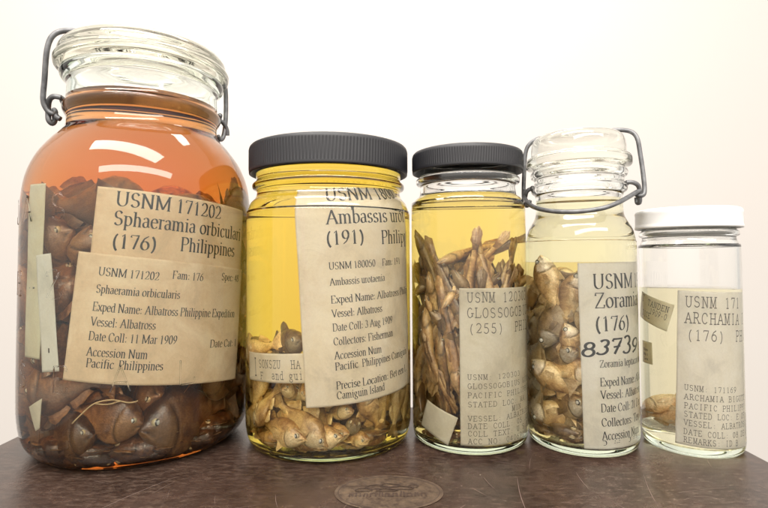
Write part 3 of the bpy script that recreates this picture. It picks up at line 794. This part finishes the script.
def pack(j, K, n, L0, L1, zlo, zhi, pinned, seed, tilt, label, group, shell=.45, rad=1.0, heap=''):
    """fill a jar: chains of spheres pushed apart inside the cylinder, then a fish laid on every chain"""
    rs = np.random.RandomState(seed)
    np_ = 4
    Ls = rs.uniform(L0, L1, n)
    rins = r_inside(j, 60)
    ang = rs.uniform(0, 2 * math.pi, n); rr = (rins - 6) * np.sqrt(rs.uniform(shell ** 2, 1, n))
    C = np.stack([rr * np.cos(ang), rr * np.sin(ang), rs.uniform(zlo, zhi, n)], 1)
    el = np.radians(rs.uniform(*tilt, n)) * rs.choice([-1, 1], n); az = ang + np.pi / 2 * rs.choice([-1, 1], n) + rs.uniform(-.5, .5, n)
    D = np.stack([np.cos(el) * np.cos(az), np.cos(el) * np.sin(az), np.sin(el)], 1)
    offs = np.linspace(-.36, .24, np_)
    rad0 = Ls * (K.Ht * .5 + K.Th * .5) * .5 * rad
    shape = np.array([.8, 1.0, .9, .6])
    PR = np.concatenate([np.array([[p[0], p[1], p[2]] for p in pinned])]) if len(pinned) else np.zeros((0, 3))
    PRr = np.array([p[3] for p in pinned]) if len(pinned) else np.zeros(0)
    for it in range(140):
        Pt = C[:, None, :] + D[:, None, :] * (offs[None, :, None] * Ls[:, None, None])
        P = Pt.reshape(-1, 3); own = np.repeat(np.arange(n), np_); pr = (rad0[:, None] * shape[None]).reshape(-1)
        d = P[:, None, :] - P[None]; ds = np.sqrt((d ** 2).sum(-1)) + 1e-6
        ov = np.maximum(0, pr[:, None] + pr[None] - ds); ov[own[:, None] == own[None]] = 0
        push = (d / ds[..., None] * ov[..., None]).sum(1) * .25
        if len(PR):
            d2 = P[:, None] - PR[None]; s2 = np.sqrt((d2 ** 2).sum(-1)) + 1e-6
            push += (d2 / s2[..., None] * np.maximum(0, pr[:, None] + PRr[None] - s2)[..., None]).sum(1) * .4
        push[:, 2] -= np.where(P[:, 2] < 22, .35, .03)
        P2 = P + push
        h = np.sqrt(P2[:, 0] ** 2 + P2[:, 1] ** 2) + 1e-6; lim = rins - pr * .9 - 2.2
        k = np.minimum(1, lim / h); P2[:, 0] *= k; P2[:, 1] *= k
        P2[:, 2] = np.clip(P2[:, 2], 4.6 + pr * .6, zhi)
        Q = P2.reshape(n, np_, 3)
        C = Q.mean(1) - D * (offs.mean() * Ls)[:, None]
        nd = Q[:, -1] - Q[:, 0]; D = nd / (np.linalg.norm(nd, axis=1)[:, None] + 1e-6)
    out = []
    for i in range(n):
        c = Vector(C[i]) ; ax = Vector(D[i])
        rad_dir = Vector((c.x, c.y, 0)); rad_dir = rad_dir.normalized() if rad_dir.length > 1 else Vector((1, 0, 0))
        up = ax.cross(rad_dir); up = up if rs.rand() < .5 else -up
        up = up + rad_dir * rs.uniform(-.5, .5)
        back = c.x * j.n.x + c.y * j.n.y < -.05 * rins
        f = place_fish(K, i, Ls[i], j.c + c * MM, ax, up, label, group, eyes=not back)
        if f['gap'] > .6: drop(f)
        elif back: out.append(f)
    # what lies at the back of the heap is seen only through gaps: one mass
    vs, fs, tn = [], [], []
    for f in out:
        b = len(vs); M = f.matrix_basis
        vs += [M @ v.co - j.c for v in f.data.vertices]; fs += [tuple(q + b for q in p.vertices) for p in f.data.polygons]
        tn += [tuple(d.color) for d in f.data.color_attributes['tone'].data]
        drop(f)
    me = mesh('fish_heap', vs, fs); a = me.color_attributes.new('tone', 'FLOAT_COLOR', 'POINT')
    for i, c in enumerate(tn): a.data[i].color = c
    o = link('fish_heap', me, K.mat); o.location = j.c
    tag(o, heap, 'fish heap', kind='stuff')
def drop(f):
    for ch in [q for q in KIDS.pop(f.name, [])]: bpy.data.objects.remove(ch)
    FISH.remove(f); bpy.data.objects.remove(f)
KIDS = {}
def pins(objs, j, r):
    out = []
    for o in objs:
        for q in (-.3, -.1, .1):
            w = o.matrix_world @ Vector((q, 0, 0)) - j.c
            out.append((w.x * 1000, w.y * 1000, w.z * 1000, r))
    return out
# largest jar
g1 = 'dark cardinalfish piled in the largest jar'
F = [fish_on_glass(J1, K1, 1, 66, 26, 20, 184, 13, 'large dark brown fish with a pale eye, low in the largest jar', g1, flip=-1, yaw=8),
     fish_on_glass(J1, K1, 0, 46, -19, 29.5, -14, 10, 'brown fish under the loose thread in the largest jar', g1, yaw=10),
     fish_on_glass(J1, K1, 2, 44, -38, 15, 6, 11, 'reddish brown fish lying at the bottom left of the largest jar', g1, yaw=6),
     fish_on_glass(J1, K1, 0, 50, 50, 38, 160, 12, 'dark fish below the right end of the small print label', g1, flip=-1)]
def base_layer(j, K, n, L, z, gap, label, group):
    out = []
    for i in range(n):
        a = (i - (n - 1) / 2) * 150 / n
        rr = r_inside(j, 12) - gap; n_, t_ = frame_at(j, R_(a) * rr, z, rr)
        ax = (t_ * (1 if i % 2 else -1) + n_ * rng.uniform(-.15, .15) + Vector((0, 0, rng.uniform(-.05, .12)))).normalized()
        out.append(place_fish(K, i, L * rng.uniform(.9, 1.1), j.c + n_ * (rr * MM) + Vector((0, 0, z * MM)), ax, n_ + Vector((0, 0, rng.uniform(-.2, .3))), label, group))
    return out
F += base_layer(J1, K1, 6, 50, 11, 15, 'dark fish lying flat on the base of the largest jar', g1)
F += base_layer(J1, K1, 9, 34, 6, 7, 'small dark fish lying flat against the base rim of the largest jar', g1)
pack(J1, K1, 100, 42, 60, 12, 140, pins(F, J1, 11), 4, (10, 70), 'dark brown cardinalfish in the heap behind the labels of the largest jar', g1, heap='dark mass of fish at the back of the largest jar')
# glassfish jar
g2 = 'plump tan glassfish at the bottom of the yellow jar'
F = [fish_on_glass(J2, K2, 0, 42, -30, 16, -8, 7, 'tan fish at lower left with a bright eye in the yellow jar', g2, yaw=8),
     fish_on_glass(J2, K2, 1, 44, -17, 22, -36, 7, 'tan fish sloping down under the typed slip', g2, yaw=6),
     fish_on_glass(J2, K2, 2, 38, -13, 8.5, 4, 6, 'tan fish lying flat on the base of the yellow jar', g2, yaw=0),
     fish_on_glass(J2, K2, 1, 42, -27, 62, 14, 7, 'fish head with a round eye above the typed slip', g2, yaw=28),
     fish_on_glass(J2, K2, 0, 40, -44, 58, 200, 8, 'fish with its tail behind the round eyed head above the typed slip', g2, yaw=4),
     fish_on_glass(J2, K2, 2, 38, -34, 54, 150, 13, 'fish half hidden behind the top of the typed slip', g2),
     fish_on_glass(J2, K2, 1, 38, -52, 48, 110, 9, 'fish leaning on the left wall beside the typed slip', g2),
     fish_on_glass(J2, K2, 2, 40, -46, 34, 70, 8, 'brown fish upright at the left edge of the yellow jar', g2),
     fish_on_glass(J2, K2, 0, 34, 24, 24, 120, 6, 'fish with a white belly just below the cream label', g2, yaw=10),
     fish_on_glass(J2, K2, 1, 38, 45, 24, 74, 5, 'slim upright fish at the right of the yellow jar', g2, flip=-1),
     fish_on_glass(J2, K2, 0, 38, 55, 22, 70, 5, 'upright fish nearest the right edge of the yellow jar', g2, flip=-1)]
def fish_nose_out(j, K, i, L, s, z, label, group, dz=0, dt=0):
    rr = r_inside(j, max(z, 12)) - L * .52
    n, t = frame_at(j, s, z, rr + L * .5)
    ax = -(n + t * dt + Vector((0, 0, dz)))
    return place_fish(K, i, L, j.c + n * (rr * MM) + Vector((0, 0, z * MM)), ax, Vector((0, 0, 1)) + t * rng.uniform(-.6, .6), label, group)
for (s, z, L, dt, dz, l) in ((-25, 37, 30, -.2, .1, 'blunt fish head under the left end of the typed slip'), (-16, 37, 30, .2, 0, 'fish head between the typed slip and the cream label'),
        (4, 27, 30, .6, 0, 'pale rounded fish left of the middle under the cream label'), (16, 17, 32, -.1, .2, 'round fish head with a glinting eye near the base'),
        (0, 15, 30, .8, 0, 'pale oval fish low in the middle of the yellow jar'), (-6, 34, 26, .9, -.2, 'small pale fish end beside the cream label corner'),
        (12, 9, 30, .9, 0, 'yellowish fish lying on the base at right of the middle'), (9, 36, 30, .5, 0, 'tan fish touching the lower edge of the cream label'), (32, 36, 30, -.3, 0, 'brown fish under the right end of the cream label')):
    F.append(fish_nose_out(J2, K2, int(L), L, s, z, l, g2, dz, dt))
F += base_layer(J2, K2, 7, 36, 8.5, 9, 'tan fish lying flat on the base of the yellow jar', g2)
pack(J2, K2, 70, 32, 42, 8, 44, pins(F, J2, 5.5), 7, (0, 40), 'tan glassfish in the heap at the bottom of the yellow jar', g2, shell=.2, heap='mass of tan fish at the back of the yellow jar')
# gobies
g3 = 'slender gobies packed in the narrow jar'
F = [fish_on_glass(J3, K3, 0, 66, -24, 50, 98, 4, 'long dark goby slanting down at the lower left', g3),
     fish_on_glass(J3, K3, 1, 70, -11, 66, -80, 4, 'pale tan goby hanging head down left of the typed label', g3),
     fish_on_glass(J3, K3, 2, 66, -22, 70, 96, 4, 'speckled goby upright near the left wall of the jar', g3),
     fish_on_glass(J3, K3, 0, 54, -20, 46, 112, 4, 'reddish goby sloping towards the blank paper corner', g3),
     fish_on_glass(J3, K3, 1, 66, -8, 104, -150, 5, 'goby sloping down to the left near the top of the heap', g3),
     fish_on_glass(J3, K3, 2, 62, 2, 98, -98, 5, 'goby with its tail fin raised above the typed label', g3),
     fish_on_glass(J3, K3, 0, 60, 11, 96, -80, 6, 'brown goby with its tail up above the right half of the typed label', g3),
     fish_on_glass(J3, K3, 1, 60, 14, 116, 196, 8, 'pale goby lying across the top of the heap at right', g3),
     fish_on_glass(J3, K3, 2, 66, -22, 98, 112, 5, 'dark goby at the top left of the heap', g3),
     fish_on_glass(J3, K3, 1, 62, -12, 96, -66, 7, 'goby with its tail leaning left at the top of the heap', g3),
     fish_on_glass(J3, K3, 0, 64, 22, 94, -112, 6, 'goby with its tail leaning right beside the jar wall', g3),
     fish_on_glass(J3, K3, 2, 58, 6, 104, -130, 9, 'thin goby crossing behind the raised tails', g3)]
F += base_layer(J3, K3, 4, 44, 8, 6, 'goby lying flat on the base of the narrow jar', g3)
pack(J3, K3, 120, 54, 76, 12, 100, pins(F, J3, 2.6), 5, (28, 86), 'slender brown goby packed among others behind the typed label', g3, shell=.3, rad=.92, heap='mass of slender fish at the back of the goby jar')
# silvery cardinalfish
g4 = 'silvery cardinalfish packed in the clamp lidded narrow jar'
F = [fish_on_glass(J4, K4, 0, 44, -14.5, 78, -108, 5, 'tan fish hanging head down with a bright eye and silver chin', g4, flip=-1, yaw=4),
     fish_on_glass(J4, K4, 1, 42, -17, 92, 105, 6, 'fish with a round eye at the top left of the silvery heap', g4),
     fish_on_glass(J4, K4, 2, 42, -5, 84, 70, 5, 'fish with a pale ringed eye beside the white label top', g4),
     fish_on_glass(J4, K4, 1, 38, -15, 54, 12, 5, 'silvery fish head just left of the handwritten number', g4, yaw=14),
     fish_on_glass(J4, K4, 0, 40, -8, 47, -4, 5, 'bright silver fish head against the white label edge', g4, yaw=12),
     fish_on_glass(J4, K4, 2, 42, -16, 24, 14, 5, 'round bodied silvery fish low at the left of the jar', g4, yaw=6),
     fish_on_glass(J4, K4, 1, 44, -9, 14, 190, 6, 'orange brown fish lying along the bottom beside the label', g4),
     fish_on_glass(J4, K4, 0, 40, -12, 38, 150, 6, 'brown fish crossing the middle of the silvery heap', g4)]
F += base_layer(J4, K4, 5, 34, 8, 7, 'cardinalfish lying flat on the base of the clamp lidded narrow jar', g4)
pack(J4, K4, 80, 32, 42, 8, 98, pins(F, J4, 4.6), 9, (20, 85), 'silvery brown cardinalfish packed among others behind the white label', g4, shell=.25, heap='mass of silvery fish at the back of the clamp lidded narrow jar')
# the smallest jar
fish_on_glass(J5, K5, 0, 44, -12, 27, 205, 5, 'orange fish beside the white label in the smallest jar', None, yaw=10)
fish_on_glass(J5, K5, 0, 38, -10, 17, 10, 7, 'pale fish under the orange one in the smallest jar', None, yaw=10)

# loose thread
vs, fs = tube([on(J1, -33, 27, 59.4), on(J1, -28, 32, 59.2), on(J1, -22, 37, 58.8), on(J1, -14, 38.5, 58.6), on(J1, -6, 36.5, 58.8), on(J1, -2, 37, 59)], .38 * MM, 6)
v2, f2 = tube([on(J1, -22, 37, 58.8), on(J1, -16, 36.4, 58.9), on(J1, -10, 37.6, 58.9)], .32 * MM, 6)
vs, fs = join_parts([(vs, fs), (v2, f2)])
tag(link('thread', mesh('thread', vs, fs), pbr('cotton', (.48, .34, .18), .9)[0]), 'loose tan thread lying across a brown fish in the largest jar', 'thread')

# ------------------------------------------------------------------ the setting
def box_mesh(x0, x1, y0, y1, z0, z1, bev):
    b = bmesh.new()
    bmesh.ops.create_cube(b, size=1)
    for v in b.verts:
        v.co = Vector(((x0 + x1) / 2 + v.co.x * (x1 - x0), (y0 + y1) / 2 + v.co.y * (y1 - y0), (z0 + z1) / 2 + v.co.z * (z1 - z0)))
    bmesh.ops.bevel(b, geom=list(b.edges), offset=bev, segments=3, affect='EDGES', profile=.5)
    me = bpy.data.meshes.new('slab'); b.to_mesh(me); b.free()
    return me
m, N, L, p, o = pbr('brown_leatherette', (.06, .035, .03), .4)
v = mapping(N, L)
n1 = noise(N, L, 26, 8, .72, v, .4); n2 = noise(N, L, 700, 5, .7, v); n3 = noise(N, L, 9, 4, .6, v)
n5 = noise(N, L, 330, 9, .82, mapping(N, L, (.45, 1.2, 1)))
r1 = ramp(N, [(.36, (.0155, .0085, .0065)), (.62, (.040, .0225, .0165))]); L.new(n1, r1.inputs[0])
r2 = ramp(N, [(.47, (0, 0, 0)), (.62, (1, 1, 1))]); L.new(n5, r2.inputs[0])
r3 = ramp(N, [(.30, (.05, .05, .05)), (.60, (1, 1, 1))]); L.new(n3, r3.inputs[0])
mm = N.new('ShaderNodeMath'); mm.operation = 'MULTIPLY'; L.new(r2.outputs[0], mm.inputs[0]); L.new(r3.outputs[0], mm.inputs[1])
m3 = N.new('ShaderNodeMath'); m3.operation = 'MULTIPLY'; L.new(mm.outputs[0], m3.inputs[0]); L.new(n2, m3.inputs[1])
c = mixc(N, L, m3.outputs[0], r1.outputs[0], (.145, .10, .076))
L.new(c, p.inputs['Base Color'])
rr = node(N, 'ShaderNodeMapRange'); rr.inputs[3].default_value = .15; rr.inputs[4].default_value = .36; L.new(n1, rr.inputs[0]); L.new(rr.outputs[0], p.inputs['Roughness'])
bm_ = node(N, 'ShaderNodeBump', Strength=.25, Distance=.0004); L.new(n2, bm_.inputs['Height']); L.new(bm_.outputs[0], p.inputs['Normal'])
M_table = m
tb = link('tabletop', box_mesh(-.232, .208, .06, .393, -.035, 0, .002), M_table); tag(tb, 'dark brown scuffed tabletop', 'tabletop', kind='structure')
# scratches in the surface
parts = []
rs = random.Random(3)
def scratch(x, y, ang, ln, w):
    d = Vector((math.cos(ang), math.sin(ang), 0)); n = Vector((-d.y, d.x, 0)); q = []
    for i in range(7):
        t = i / 6; ww = .6 * w * math.sin(math.pi * (.08 + .84 * t)); c = Vector((x, y, .00012)) + d * ln * (t - .5) + n * ln * .03 * math.sin(3 * t)
        q += [c + n * ww, c - n * ww]
    parts.append((q, [(2 * i, 2 * i + 1, 2 * i + 3, 2 * i + 2) for i in range(6)]))
for (x, y, a, l, w) in ((-.118, .247, 1.05, .05, .00028), (-.02, .226, 1.3, .03, .0002), (.064, .243, 1.45, .045, .00022), (.125, .244, 1.3, .05, .0002), (.105, .236, 2.0, .03, .00016), (.03, .229, .9, .02, .0002), (.098, .262, 1.5, .02, .0002), (-.07, .232, .4, .03, .0002), (.15, .25, .2, .03, .00014)):
    scratch(x, y, a, l, w)
for i in range(30):
    scratch(rs.uniform(-.2, .19), rs.uniform(.215, .29), rs.uniform(0, 3.14), rs.uniform(.004, .02), rs.uniform(.00006, .00016))
vs, fs = join_parts(parts)
link('scratches', mesh('scratches', vs, fs), pbr('scratch', (.13, .09, .075), .6)[0], tb)
# worn oval emblem printed on the surface
m, N, L, p, o = pbr('worn_gold_print', (.2, .13, .08), .45)
v = mapping(N, L)
r1 = ramp(N, [(.38, (.030, .018, .0135)), (.62, (.105, .072, .047))]); L.new(noise(N, L, 150, 9, .8, v), r1.inputs[0]); L.new(r1.outputs[0], p.inputs['Base Color'])
M_gold = m
vs, fs, mi = [], [], []
ec, ea, eb = Vector((.0018, .2500, .00025)), .0258, .0185
N_ = 64
vs.append(ec)
for k in range(N_): vs.append(ec + Vector((ea * math.cos(2 * math.pi * k / N_), eb * math.sin(2 * math.pi * k / N_), 0)))
for k in range(N_): fs.append((0, 1 + k, 1 + (k + 1) % N_)); mi.append(0)
def mark(pts, w, lay):
    pv, pf = ribbon(pts, lambda a, b: w)
    n = len(vs)
    for (x, y) in pv: vs.append(ec + Vector((x, y, .00008 + lay * .00002)))
    for f in pf: fs.append(tuple(i + n for i in f)); mi.append(1)
mark([(ea * .93 * math.cos(2 * math.pi * k / 60), eb * .91 * math.sin(2 * math.pi * k / 60)) for k in range(61)], .0005, 0)
k = 1
x = -.0185
for wd, hh in ((.0022, .8), (.003, 1), (.0022, .8), (.0034, .8), (.002, 1.2), (.0026, .8), (.003, .8), (.0022, 1.3), (.0028, .8), (.0022, 1.0), (.003, .8)):
    k += 1; y0 = -.0052; h = .0042 * hh
    mark([(x, y0), (x + .0003, y0 + h), (x + wd * .7, y0 + h * .85), (x + wd * .75, y0)], .0007, k); x += wd + .0008
for (cx, cy, rx, ry) in ((-.006, .0045, .0055, .0022), (.0005, .0062, .005, .002), (.006, .0035, .006, .002), (.012, .0055, .0024, .0014), (-.012, .0015, .004, .0016), (-.001, .0012, .005, .0012)):
    k += 1
    mark([(cx + rx * math.cos(a / 12 * 6.283) * (1 + .15 * math.sin(a * 2.1)), cy + ry * math.sin(a / 12 * 6.283) * (1 + .2 * math.cos(a * 1.7))) for a in range(13)], .0006, k)
link('emblem', mesh('emblem', vs, fs, mi, False), [M_gold, pbr('emblem_dark', (.045, .028, .022), .5)[0]], tb)

m, N, L, p, o = pbr('white_paint', (.425, .398, .377), .75)
b = node(N, 'ShaderNodeBump', Strength=.04, Distance=.002); L.new(noise(N, L, 120, 4, .6, mapping(N, L)), b.inputs['Height']); L.new(b.outputs[0], p.inputs['Normal'])
WY = 1.1
vs = [(-1.6, WY, -.9), (1.6, WY, -.9), (1.6, WY, 1.7), (-1.6, WY, 1.7), (-1.6, WY + .1, -.9), (1.6, WY + .1, -.9), (1.6, WY + .1, 1.7), (-1.6, WY + .1, 1.7)]
w = link('wall', mesh('wall', vs, [(0, 1, 2, 3), (5, 4, 7, 6), (4, 0, 3, 7), (1, 5, 6, 2), (3, 2, 6, 7), (4, 5, 1, 0)], smooth=False), m)
tag(w, 'plain warm white wall behind the jars', 'wall', kind='structure')

# ------------------------------------------------------------------- light
world = bpy.data.worlds.new('World'); sc.world = world; world.use_nodes = True
N, L = world.node_tree.nodes, world.node_tree.links
bg = N['Background']
tc = N.new('ShaderNodeTexCoord'); sx = N.new('ShaderNodeSeparateXYZ'); L.new(tc.outputs['Generated'], sx.inputs[0])
mr = node(N, 'ShaderNodeMapRange'); mr.inputs[1].default_value = -.5; mr.inputs[2].default_value = .6
L.new(sx.outputs[2], mr.inputs[0])
r = ramp(N, [(0, (.14, .125, .11)), (.5, (.60, .565, .52)), (1, (.95, .91, .85))]); L.new(mr.outputs[0], r.inputs[0])
mf = node(N, 'ShaderNodeMapRange'); mf.inputs[1].default_value = .5; mf.inputs[2].default_value = -.8; mf.inputs[3].default_value = .9; mf.inputs[4].default_value = 2.1
L.new(sx.outputs[1], mf.inputs[0]); L.new(mf.outputs[0], bg.inputs[1])                              # the room behind the camera is the brighter side
L.new(r.outputs[0], bg.inputs[0])
def area(name, loc, target, sx_, sy_, power, col):
    l = bpy.data.lights.new(name, 'AREA'); l.shape = 'RECTANGLE'; l.size = sx_; l.size_y = sy_; l.energy = power; l.color = col
    o = bpy.data.objects.new(name, l); COL.objects.link(o); o.location = loc
    o.rotation_euler = (Vector(target) - Vector(loc)).to_track_quat('-Z', 'Y').to_euler()
    return o
area('ceiling_or_wash_lamp', (-.15, -.30, 1.35), (-.02, .33, .05), 1.5, .36, 22, (1, .96, .905))
area('ceiling_or_wash_lamp', (.35, -1.3, 1.35), (.02, .33, .08), 2.6, .3, 24, (1, .95, .88))
area('ceiling_or_wash_lamp', (-.12, .64, 1.2), (-.06, 1.1, .10), .9, .22, 6.5, (1, .965, .92))  # unseen wash lamp, added to brighten the wall from above

cam = bpy.data.cameras.new('Camera'); co = bpy.data.objects.new('Camera', cam); COL.objects.link(co)
cam.sensor_width = 36; cam.lens = 36 * 520 / 768; cam.clip_start = .01; cam.clip_end = 20
co.location = (0, 0, .110)
cam.shift_y = -.01536
co.rotation_euler = (R_(90 + .75), 0, 0)
co.rotation_euler = (Matrix.Rotation(R_(91.92), 3, 'X') @ Matrix.Rotation(R_(-.25), 3, 'Z')).to_euler()
sc.camera = co

sc.render.engine = 'CYCLES'
cy = sc.cycles
cy.max_bounces = 24; cy.transmission_bounces = 20; cy.transparent_max_bounces = 40; cy.glossy_bounces = 6; cy.diffuse_bounces = 4; cy.volume_bounces = 0
cy.caustics_refractive = True; cy.caustics_reflective = True; cy.blur_glossy = .6; cy.sample_clamp_indirect = 6
cy.use_denoising = True
cy.denoising_input_passes = 'RGB_ALBEDO_NORMAL'
cy.use_adaptive_sampling = True; cy.adaptive_threshold = .01
vs_ = sc.view_settings
sc.display_settings.display_device = 'sRGB'
vs_.view_transform = 'Standard'; vs_.look = 'None'; vs_.exposure = .42; vs_.gamma = 1; vs_.use_curve_mapping = False
